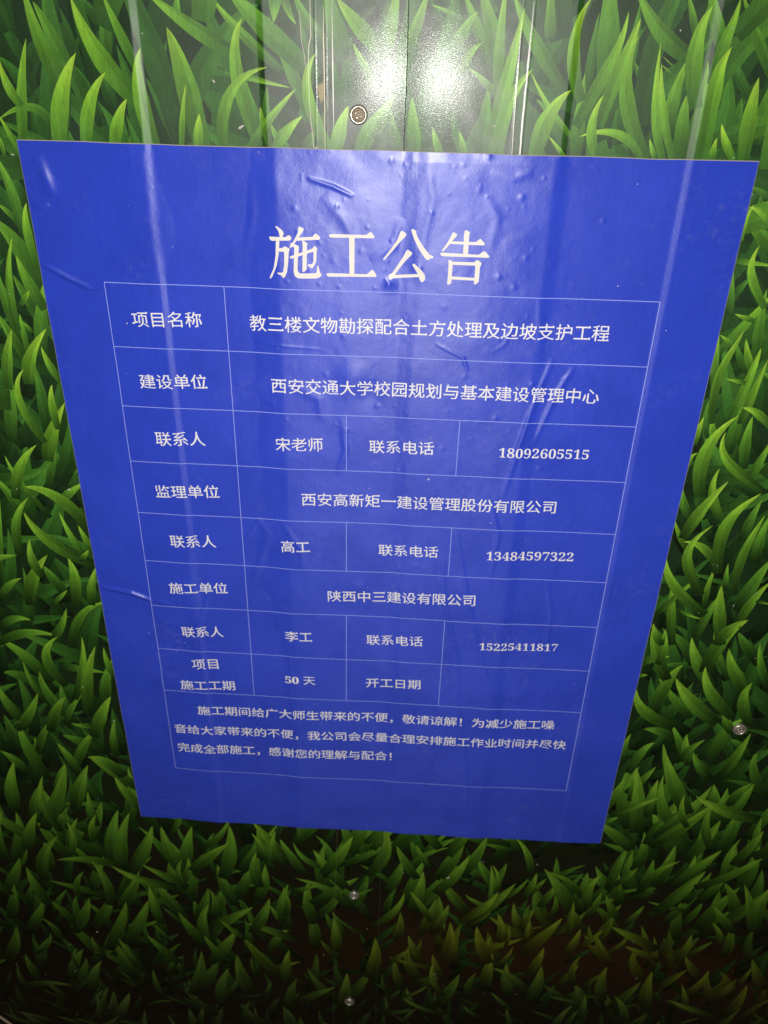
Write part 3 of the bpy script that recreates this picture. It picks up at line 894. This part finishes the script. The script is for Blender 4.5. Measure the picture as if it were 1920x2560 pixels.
for pts, amp, wd in [
    ([(1195, 770), (1160, 850), (1120, 960), (1085, 1070)], .0007, .0032), ([(1240, 790), (1200, 850), (1150, 960)], .0007, .003),
    ([(985, 1140), (1010, 1290), (1040, 1420), (1062, 1500)], .0005, .0030), ([(955, 1180), (960, 1300), (985, 1400), (990, 1500)], .0004, .003),
    ([(470, 1230), (440, 1320), (405, 1440)], .0006, .003), ([(520, 1060), (580, 1150), (560, 1220), (520, 1300)], .0005, .005),
    ([(455, 1180), (475, 1215), (520, 1180), (560, 1120)], .0006, .003),
    ([(214, 1266), (285, 1278), (332, 1296)], .0034, .0030), ([(332, 1296), (370, 1300)], .0006, .003),
    ([(86, 566), (150, 600), (200, 622)], .0026, .0026), ([(180, 622), (215, 622), (252, 612)], .0014, .0016),
    ([(665, 384), (720, 402), (766, 424)], .0013, .0019), ([(80, 330), (100, 380), (116, 424)], .0024, .006),
    ([(66, 440), (90, 446), (108, 440)], .0018, .0022), ([(60, 410), (75, 430)], .0008, .003),
    ([(560, 735), (620, 745), (700, 752)], .0003, .0015), ([(1165, 640), (1168, 720), (1160, 800)], .0006, .004),
    ([(925, 350), (935, 430), (915, 520), (900, 600)], .0004, .005), ([(1060, 370), (1110, 385), (1150, 372)], .0005, .004),
    ([(1050, 420), (1075, 470), (1060, 540)], .0004, .005), ([(540, 380), (548, 460), (535, 540)], .0006, .005),
    ([(870, 470), (850, 530), (800, 560)], .0008, .005), ([(700, 420), (740, 470), (770, 520)], .0006, .006),
    ([(1110, 690), (1090, 740), (1060, 760)], .0003, .002), ([(940, 740), (1000, 770), (1010, 800)], .0004, .002),
    ([(730, 1020), (748, 970), (740, 900)], .0005, .004), ([(640, 830), (690, 860), (700, 910)], .0005, .006),
    ([(1060, 1080), (1075, 1150), (1060, 1240)], .0004, .003), ([(1180, 1240), (1190, 1330), (1175, 1400)], .0003, .003),
    ([(600, 1110), (650, 1180), (660, 1230)], .0004, .004), ([(830, 600), (842, 612), (836, 622)], .0006, .002),
    ([(1480, 350), (1500, 380), (1520, 372)], .0004, .004), ([(1270, 350), (1290, 365), (1330, 356)], .0006, .004),
    ([(840, 1500), (850, 1600), (860, 1680)], .0003, .003), ([(980, 1480), (1000, 1600), (1010, 1760)], .0004, .004),
]:
    crease(pts, amp, wd)


def bump(p, r, amp):
    HT[:] += amp * np.exp(-((UU - p[0]) ** 2 + (VV - p[1]) ** 2) / r ** 2)


bump(pk(765, 815), .016, .0018)
bump(pk(800, 850), .012, -.0014)
bump(pk(842, 655 - 40), .006, .0010)
bump(pk(1120, 1500), .010, .0012)
bump(pk(360, 1470), .014, .0010)
bump(pk(775, 1265), .008, .0009)
bump(pk(650, 1215), .007, .0007)
for _ in range(300):
    v = abs(random.gauss(0, .26)) % PH
    u = random.gauss(.33, .17)
    if 0.01 < u < PW - .01:
        r_ = random.choice((.0011, .0013, .0016, .0024))
        bump((u, v), r_, r_ * random.uniform(.05, .17))
# the sheet's border is pressed down tight, a few spots of the rim lift a little
edge = np.minimum(np.minimum(UU, PW - UU), np.minimum(VV, PH - VV))
tight = np.clip(edge / .007, 0, 1)
flat = np.interp(UU, UFINE, DFINE) + .0011
HT = HT + (.0005 * np.clip(smooth_noise(14, 18, 9), 0, 1) - .0005) * (1 - tight)
# never below the printed sheet
HT = np.maximum(HT, np.interp(UU, UFINE, DFINE) + .0009)


def hsample(u, v):
    x = np.clip(np.asarray(u) / PW * (GU - 1), 0, GU - 1.001)
    y = np.clip(np.asarray(v) / PH * (GV - 1), 0, GV - 1.001)
    ix, iy = x.astype(int), y.astype(int)
    fx, fy = x - ix, y - iy
    return (HT[iy, ix] * (1 - fx) + HT[iy, ix + 1] * fx) * (1 - fy) + (HT[iy + 1, ix] * (1 - fx) + HT[iy + 1, ix + 1] * fx) * fy


notice = tag(empty('construction_notice', (PW / 2, 0, -PH)),
             'large blue paper construction notice with white Chinese table, pasted wrinkled over the grass print', 'notice')
# front sheet with a thin pale cut edge all round
EU = UU + .00025 * smooth_noise(6, 26, 21) * (1 - np.clip(np.minimum(UU, PW - UU) / .012, 0, 1))
EV = VV + .00035 * smooth_noise(22, 6, 22) * (1 - np.clip(np.minimum(VV, PH - VV) / .012, 0, 1))
vs = np.stack([EU, -HT, -EV], -1).reshape(-1, 3)
ii = (np.arange(GV - 1)[:, None] * GU + np.arange(GU - 1)[None, :]).ravel()
fq = np.stack([ii, ii + GU, ii + GU + 1, ii + 1], 1)
ring = [(0, j) for j in range(GU)] + [(i, GU - 1) for i in range(1, GV)] + [(GV - 1, j) for j in range(GU - 2, -1, -1)] + [(i, 0) for i in range(GV - 2, 0, -1)]
o = obj('paper_sheet', vs.tolist(), fq.tolist(), M_BLUE, notice, True)
ev, ef = [], []
for i, j in ring:
    u, v, h = EU[i, j], EV[i, j], HT[i, j]
    nu = -1 if j == 0 else (1 if j == GU - 1 else 0)
    nv = -1 if i == 0 else (1 if i == GV - 1 else 0)
    q = .0006
    ev += [(u, -h, -v), (u + nu * q, -h + .0004, -v - nv * q), (u + nu * q, -h + .0015, -v - nv * q)]
n = len(ring)
for k_ in range(n):
    a, b = k_ * 3, ((k_ + 1) % n) * 3
    ef += [(a, b, b + 1, a + 1), (a + 1, b + 1, b + 2, a + 2)]
obj('paper_edge', ev, ef, M_EDGE, notice, True)

# ruled table
CX = [.0560, .1631, .2715, .3788, .5436]
RY = [.1120, .1702, .2282, .2862, .3447, .4030, .4610, .5215, .5830, .7108]
rules = [[(CX[0], y), (CX[4], y)] for y in RY]
rules += [[(CX[0], RY[0]), (CX[0], RY[9])], [(CX[4], RY[0]), (CX[4], RY[9])], [(CX[1], RY[0]), (CX[1], RY[8])]]
for a, b in ((2, 3), (4, 5), (6, 8)):
    rules += [[(CX[2], RY[a]), (CX[2], RY[b])], [(CX[3], RY[a]), (CX[3], RY[b])]]
av, af = [], []
for r_ in rules:
    p, q = np.array(r_[0]), np.array(r_[1])
    L = np.linalg.norm(q - p)
    m = int(L / .0015) + 1
    tt = np.linspace(0, 1, m + 1)[:, None]
    C = p + (q - p) * tt
    d = (q - p) / L
    N = np.array([-d[1], d[0]]) * .00032
    b0 = len(av)
    lift = .00018 if abs(d[0]) > .5 else .00022
    for s_ in (-1, 1):
        Q = C + N * s_
        for z in np.stack([Q[:, 0], -(hsample(Q[:, 0], Q[:, 1]) + lift), -Q[:, 1]], 1):
            av.append(tuple(z))
    for i in range(m):
        af.append((b0 + i, b0 + i + 1, b0 + m + 2 + i, b0 + m + 1 + i))
obj('table_rules', av, af, M_RULE, notice, True)


# ---- lettering
def drape(me_bm, lift):
    for vtx in me_bm.verts:
        u, v = vtx.co.x, vtx.co.y
        vtx.co = Vector((u, -(float(hsample(u, v)) + lift), -v))


def fill_polys(polys):
    """closed 2D outlines with holes -> filled bmesh"""
    from mathutils.geometry import delaunay_2d_cdt
    vs, es = [], []
    for P in polys:
        b = len(vs)
        vs += [Vector((float(p[0]), float(p[1]))) for p in P]
        es += [(b + i, b + (i + 1) % len(P)) for i in range(len(P))]
    sc = 1e-6 * max(1e-3, float(np.ptp(np.concatenate(polys), axis=0).max()))
    V, E_, F, *_ = delaunay_2d_cdt(vs, es, [], 0, sc)
    W = np.array([(v.x, v.y) for v in V])
    T = np.array([tuple(f_) for f_ in F])
    G = W[T].mean(1)
    A = np.concatenate(polys)
    B = np.concatenate([np.roll(P, -1, 0) for P in polys])
    up = (A[None, :, 1] <= G[:, None, 1]) & (B[None, :, 1] > G[:, None, 1])
    dn = (A[None, :, 1] > G[:, None, 1]) & (B[None, :, 1] <= G[:, None, 1])
    side = (B - A)[None, :, 0] * (G[:, None, 1] - A[None, :, 1]) - (G[:, None, 0] - A[None, :, 0]) * (B - A)[None, :, 1]
    wn = (up & (side > 0)).sum(1) - (dn & (side < 0)).sum(1)      # winding number of each triangle
    bm = bmesh.new()
    bv = [bm.verts.new((v.x, v.y, 0)) for v in V]
    for f_ in T[wn != 0]:
        bm.faces.new([bv[k_] for k_ in f_])
    for v in [v for v in bm.verts if not v.link_faces]:
        bm.verts.remove(v)
    return bm


def outlines(text):
    cu = bpy.data.curves.new('tmp', 'FONT')
    cu.body = text
    ob = bpy.data.objects.new('tmp', cu)
    COL.objects.link(ob)
    bpy.context.view_layer.objects.active = ob
    for x in bpy.context.selected_objects:
        x.select_set(False)
    ob.select_set(True)
    bpy.ops.object.convert(target='CURVE')
    ob = bpy.context.view_layer.objects.active
    res = []
    for sp in ob.data.splines:
        bp = sp.bezier_points
        m = len(bp)
        pts = []
        for i in range(m):
            a, b = bp[i], bp[(i + 1) % m]
            p0, p1, p2, p3 = [np.array(z[:2]) for z in (a.co, a.handle_right, b.co, b.handle_left)]
            p1, p2, p3 = p1, p3, p2
            ch = p3 - p0
            L = np.linalg.norm(ch)
            if L < 1e-6:
                continue
            dev = max(abs(ch[0] * (p1 - p0)[1] - ch[1] * (p1 - p0)[0]), abs(ch[0] * (p2 - p0)[1] - ch[1] * (p2 - p0)[0])) / L
            steps = 1 if dev < .003 else 5
            for k_ in range(steps):
                s = k_ / steps
                pts.append((1 - s) ** 3 * p0 + 3 * s * (1 - s) ** 2 * p1 + 3 * s * s * (1 - s) * p2 + s ** 3 * p3)
        if len(pts) >= 3:
            res.append(np.array(pts))
    d = ob.data
    bpy.data.objects.remove(ob)
    bpy.data.curves.remove(d)
    return res


def song(P, gx, gy, serif=True):
    """thicken upright strokes more than level ones and add the triangular ends of a Song face"""
    A = 0.5 * np.sum(P[:, 0] * np.roll(P[:, 1], -1) - np.roll(P[:, 0], -1) * P[:, 1])
    # in these fonts outer contours and holes wind opposite ways; offset along the outward side of the ink
    d = np.roll(P, -1, 0) - P
    L = np.linalg.norm(d, axis=1)
    keep = L > 1e-5
    P, d, L = P[keep], d[keep], L[keep]
    d = np.roll(P, -1, 0) - P
    L = np.linalg.norm(d, axis=1) + 1e-9
    n = np.stack([d[:, 1], -d[:, 0]], 1) / L[:, None] * WIND
    off = gx * n[:, 0] ** 2 + gy * n[:, 1] ** 2
    npv, opv = np.roll(n, 1, 0), np.roll(off, 1)
    b = n + npv
    den = 1 + np.sum(n * npv, 1)
    Q = P + b / np.maximum(den, .35)[:, None] * ((off + opv) / 2)[:, None]
    if not serif:
        return Q
    out = []
    m = len(P)
    drop0 = False
    for i in range(m):
        e, pe, ne = d[i], d[i - 1], d[(i + 1) % m]
        # right-hand end of a level stroke
        if abs(n[i][0]) > .93 and n[i][0] > 0 and .03 < L[i] < .13 and abs(pe[1]) < .13 * abs(pe[0]) and abs(ne[1]) < .13 * abs(ne[0]) \
                and abs(pe[0]) > .15 and abs(ne[0]) > .15 and P[i - 1][0] < P[i][0] and P[(i + 2) % m][0] < P[(i + 1) % m][0]:
            a, c = Q[i], Q[(i + 1) % m]
            top, bot = (a, c) if a[1] > c[1] else (c, a)
            ser = [bot + [.015, 0], top + [.0, .0], top + [-.045, .052], top + [-.12, 0]]
            if a[1] > c[1]:
                ser = ser[::-1]
            out += ser
            if i + 1 < m:
                i_skip.add(i + 1)
            else:
                drop0 = True
            continue
        if i in i_skip:
            continue
        out.append(Q[i])
    i_skip.clear()
    return np.array(out[1:] if drop0 else out)


i_skip = set()
WIND = 1
# find the winding of ink outlines with a solid test glyph
_t = outlines('一')[0]
_A = np.sum(_t[:, 0] * np.roll(_t[:, 1], -1) - np.roll(_t[:, 0], -1) * _t[:, 1])
WIND = 1 if _A > 0 else -1


def crosses(P):
    """does a closed outline cut itself?"""
    A, B = P, np.roll(P, -1, 0)
    m = len(P)
    d = B - A
    cr = lambda o_, e_, p_: e_[:, None, 0] * (p_[None, :, 1] - o_[:, None, 1]) - e_[:, None, 1] * (p_[None, :, 0] - o_[:, None, 0])
    s1, s2 = cr(A, d, A), cr(A, d, B)
    X = (s1 * s2 < 0) & ((s1 * s2 < 0).T)
    i = np.arange(m)
    for k_ in (-1, 0, 1):
        X[i, (i + k_) % m] = False
    return bool(X.any())


def split_long(bm, lim):
    for _ in range(2):
        es = [e for e in bm.edges if e.calc_length() > lim]
        if not es:
            break
        bmesh.ops.subdivide_edges(bm, edges=es, cuts=1)
        bmesh.ops.triangulate(bm, faces=bm.faces[:])


def digits(s):
    return ''.join(chr(0x1D7CE + int(c)) if c.isdigit() else c for c in s)


def write(name, text, xl, xr, yl, yr, gx=.011, gy=-.006, em=1.0, label=None, serif=True):
    """one string whose ink spans xl..xr (1659-wide view), centred on the line yl..yr"""
    n = len(text)
    polys = outlines(digits(text))
    allp = np.concatenate(polys)
    x0, x1 = allp[:, 0].min(), allp[:, 0].max()
    a, b = pk(xl, yl), pk(xr, yr)
    Wm = np.linalg.norm(b - a)
    isnum = text.isdigit()
    S = Wm / (x1 - x0)
    SV = S * em
    ymid = .38 if not isnum else .34
    if isnum:
        gx, gy = -.010, -.004
    global WIND
    tot = sum(np.sum(P[:, 0] * np.roll(P[:, 1], -1) - np.roll(P[:, 0], -1) * P[:, 1]) for P in polys)
    WIND = 1 if tot > 0 else -1
    P2 = []
    for P in polys:
        for sx, sf in ((1, True), (1, False), (.6, False), (.3, False), (0, False)):
            Q = song(P, gx * sx, gy * sx, sf and serif and not isnum) if sx else P
            if not crosses(Q):
                break
        P2.append(Q)
    bm = fill_polys(P2)
    d = (b - a) / Wm
    nn = np.array([-d[1], d[0]])
    for vtx in bm.verts:
        q = a + d * (vtx.co.x - x0) * S - nn * (vtx.co.y - ymid) * SV
        vtx.co = Vector((q[0], q[1], 0))
    split_long(bm, .004)
    drape(bm, .00026)
    o = link_bm(name, bm, M_INK, notice)
    if label:
        o['label'] = label
    return o


# heading: strokes of the four large characters, outlined one by one
HEAD = """施:134,90 143,86 178,112 190,128 192,140 181,166 168,166 160,128 148,106|92,162 98,158 205,162 220,148 232,150 244,166 238,184 106,186
140,184 164,184 160,270 146,350 118,420 104,440 98,430 125,370 138,290|160,232 185,236 192,222 205,224 234,240 226,258 222,330 214,395 198,430 186,432 178,415 150,404 150,396 188,398 196,340 196,258 160,256
290,88 328,106 322,118 296,158 262,206 236,236 230,232 262,180 286,130|280,164 385,160 398,138 408,140 436,164 430,180 272,186
228,292 388,236 388,226 396,220 416,238 410,252 408,322 398,348 378,372 350,350 355,340 376,346 388,330 390,258 240,306|314,180 352,204 346,216 344,380 320,396 316,388 318,220
240,196 294,222 286,300 284,384 298,404 410,402 414,352 420,350 432,398 444,414 430,432 400,438 290,436 268,424 258,396 262,225 232,228
工:490,150 502,142 740,150 766,130 772,130 796,162 790,172 506,166 494,160|624,158 662,158 660,414 628,414|472,412 482,402 745,412 776,382 784,382 808,418 806,430 486,426
公:968,126 976,120 1008,142 1002,158 966,196 905,268 858,320 850,312 905,240 944,186|1040,112 1046,108 1076,124 1070,134 1084,170 1120,228 1160,280 1188,292 1186,304 1166,304 1150,320 1130,304 1086,236 1056,170 1042,130
1012,246 1048,268 1042,282 1005,318 955,380 928,418 1090,410 1098,422 1092,430 910,440 900,452 890,440 886,418 910,408 950,350 985,296|1044,348 1056,338 1100,376 1126,410 1134,432 1126,456 1108,468 1096,450 1088,420 1064,378
告:1314,134 1320,130 1348,144 1340,156 1310,192 1270,240 1248,262 1242,254 1276,206 1300,164|1296,190 1470,196 1496,174 1504,176 1530,208 1524,218 1292,208|1396,118 1402,116 1434,130 1426,142 1416,284 1384,282 1390,150
1228,276 1240,266 1490,280 1520,256 1530,258 1560,290 1556,300 1244,290|1286,316 1296,312 1316,326 1306,470 1284,482 1278,476 1288,350|1308,326 1460,330 1474,314 1488,318 1508,336 1502,350 1496,366 1488,462 1462,480 1456,474 1466,352 1308,346|1304,424 1464,434 1464,452 1304,444"""
for blk in HEAD.split('\n'):
    pass
bm_all = bmesh.new()
zl = 0
for tok in HEAD.replace('\n', '|').split('|'):
    if ':' in tok:
        tok = tok.split(':')[1]
    P = np.array([px(640 + float(q.split(',')[0]) / 2.676, 530 + float(q.split(',')[1]) / 2.676) for q in tok.split()])
    # round the corners a little, as the print does
    Q = np.empty((len(P) * 2, 2))
    nx, pv = np.roll(P, -1, 0), np.roll(P, 1, 0)
    L1 = np.linalg.norm(pv - P, axis=1)[:, None]
    L2 = np.linalg.norm(nx - P, axis=1)[:, None]
    Q[0::2] = P + (pv - P) * np.minimum(.3, .0008 / L1)
    Q[1::2] = P + (nx - P) * np.minimum(.3, .0008 / L2)
    bm = fill_polys([Q])
    split_long(bm, .004)
    split_long(bm, .004)
    zl += 1
    drape(bm, .00022 + zl * 4e-6)
    tmp = bpy.data.meshes.new('tmp')
    bm.to_mesh(tmp)
    bm.free()
    bm_all.from_mesh(tmp)
    bpy.data.meshes.remove(tmp)
o = link_bm('heading', bm_all, M_HEAD, notice)
o['label'] = 'large white heading of four characters'

CELLS = [
    ('项目名称', 287, 437, 688, 689), ('教三楼文物勘探配合土方处理及边坡支护工程', 541, 1315, 695, 719),
    ('建设单位', 303, 448, 822, 823), ('西安交通大学校园规划与基本建设管理中心', 588, 1293, 829, 855),
    ('联系人', 338, 444, 945, 946), ('宋老师', 597, 698, 955, 957), ('联系电话', 798, 937, 962, 965), ('18092605515', 1077, 1271, 974, 980),
    ('监理单位', 337, 474, 1059, 1060), ('西安高新矩一建设管理股份有限公司', 653, 1200, 1074, 1093),
    ('联系人', 369, 467, 1166, 1167), ('高工', 609, 670, 1175, 1176), ('联系电话', 818, 946, 1185, 1188), ('13484597322', 1050, 1238, 1196, 1201),
    ('施工单位', 367, 492, 1267, 1268), ('陕西中三建设有限公司', 709, 1026, 1283, 1292),
    ('联系人', 394, 483, 1361, 1362), ('李工', 617, 675, 1369, 1371), ('联系电话', 792, 913, 1379, 1381), ('15225411817', 1035, 1204, 1391, 1396),
    ('项目', 416, 472, 1431, 1431), ('施工工期', 391, 508, 1476, 1478), ('50 天', 617, 682, 1463, 1465), ('开工日期', 791, 908, 1471, 1474),
    ('施工期间给广大师生带来的不便，敬请谅解！为减少施工噪', 428, 1197, 1530, 1563),
    ('音给大家带来的不便，我公司会尽量合理安排施工作业时间并尽快', 378, 1222, 1571, 1606),
    ('完成全部施工，感谢您的理解与配合！', 385, 846, 1611, 1630),
]
for c in CELLS:
    em = .93 if len(c[0]) == 4 or len(c[0]) > 20 else .97
    write('text_line', *c, em=em)

# ------------------------------------------------------------------ dust, specks and a loose cord
vs, fs = [], []


def speck(u, v, h, r_):
    b = len(vs)
    m = 6
    an = random.uniform(0, 6)
    el = random.choice((.7, 1.0, 1.4, 2.6))
    for k_ in range(m):
        a = 2 * math.pi * k_ / m
        rr = r_ * random.uniform(.7, 1.2)
        x, y = rr * math.cos(a) * el, rr * math.sin(a)
        vs.append((u + x * math.cos(an) - y * math.sin(an), -(h + .00012), -(v + x * math.sin(an) + y * math.cos(an))))
    vs.append((u, -(h + .00012 + r_ * .7), -v))
    for k_ in range(m):
        fs.append((b + k_, b + (k_ + 1) % m, b + m))


for _ in range(230):
    x, y = random.uniform(-60, 1980), random.uniform(-40, 2600)
    u, v = px(x, y)
    r_ = random.choice((.0003, .0004, .0004, .0005, .0006, .0009)) * random.uniform(.8, 1.2)
    if 0 <= u <= PW and 0 <= v <= PH:
        if random.random() < .55:
            continue
        speck(u, v, float(hsample(u, v)), r_ * .8)
    elif v > -.02 or random.random() < .4:
        speck(u, v, float(prof(u)) + .00055, r_)
tag(obj('dust_specks', vs, fs, M_DUST), 'tiny pale specks of dust scattered over the fence and notice', 'dust', kind='stuff')

# thin pale cord hanging slack in front of the sheet, low on the left
a, b, c = px(-160, 2440), px(10, 2535), px(130, 2640)
pts = []
for s in np.linspace(-1.2, 2.2, 40):
    # through the three points
    q = a * (s - 1) * (s - 2) / 2 - b * s * (s - 2) + c * s * (s - 1) / 2
    pts.append((q[0], -.0065, -q[1]))
vs, fs = [], []
R_ = .0016
for i, p in enumerate(pts):
    d = Vector(pts[min(i + 1, len(pts) - 1)]) - Vector(pts[max(i - 1, 0)])
    d.normalize()
    e1 = d.cross(Vector((0, 1, 0))).normalized()
    e2 = d.cross(e1)
    for k_ in range(10):
        a_ = 2 * math.pi * k_ / 10
        q = Vector(p) + (e1 * math.cos(a_) + e2 * math.sin(a_)) * R_
        vs.append(tuple(q))
for i in range(len(pts) - 1):
    for k_ in range(10):
        a_, b_ = i * 10 + k_, i * 10 + (k_ + 1) % 10
        fs.append((a_, b_, b_ + 10, a_ + 10))
tag(obj('cord', vs, fs, M_CORD, None, True), 'thin straw coloured cord crossing the dark bottom left corner of the fence', 'cord')
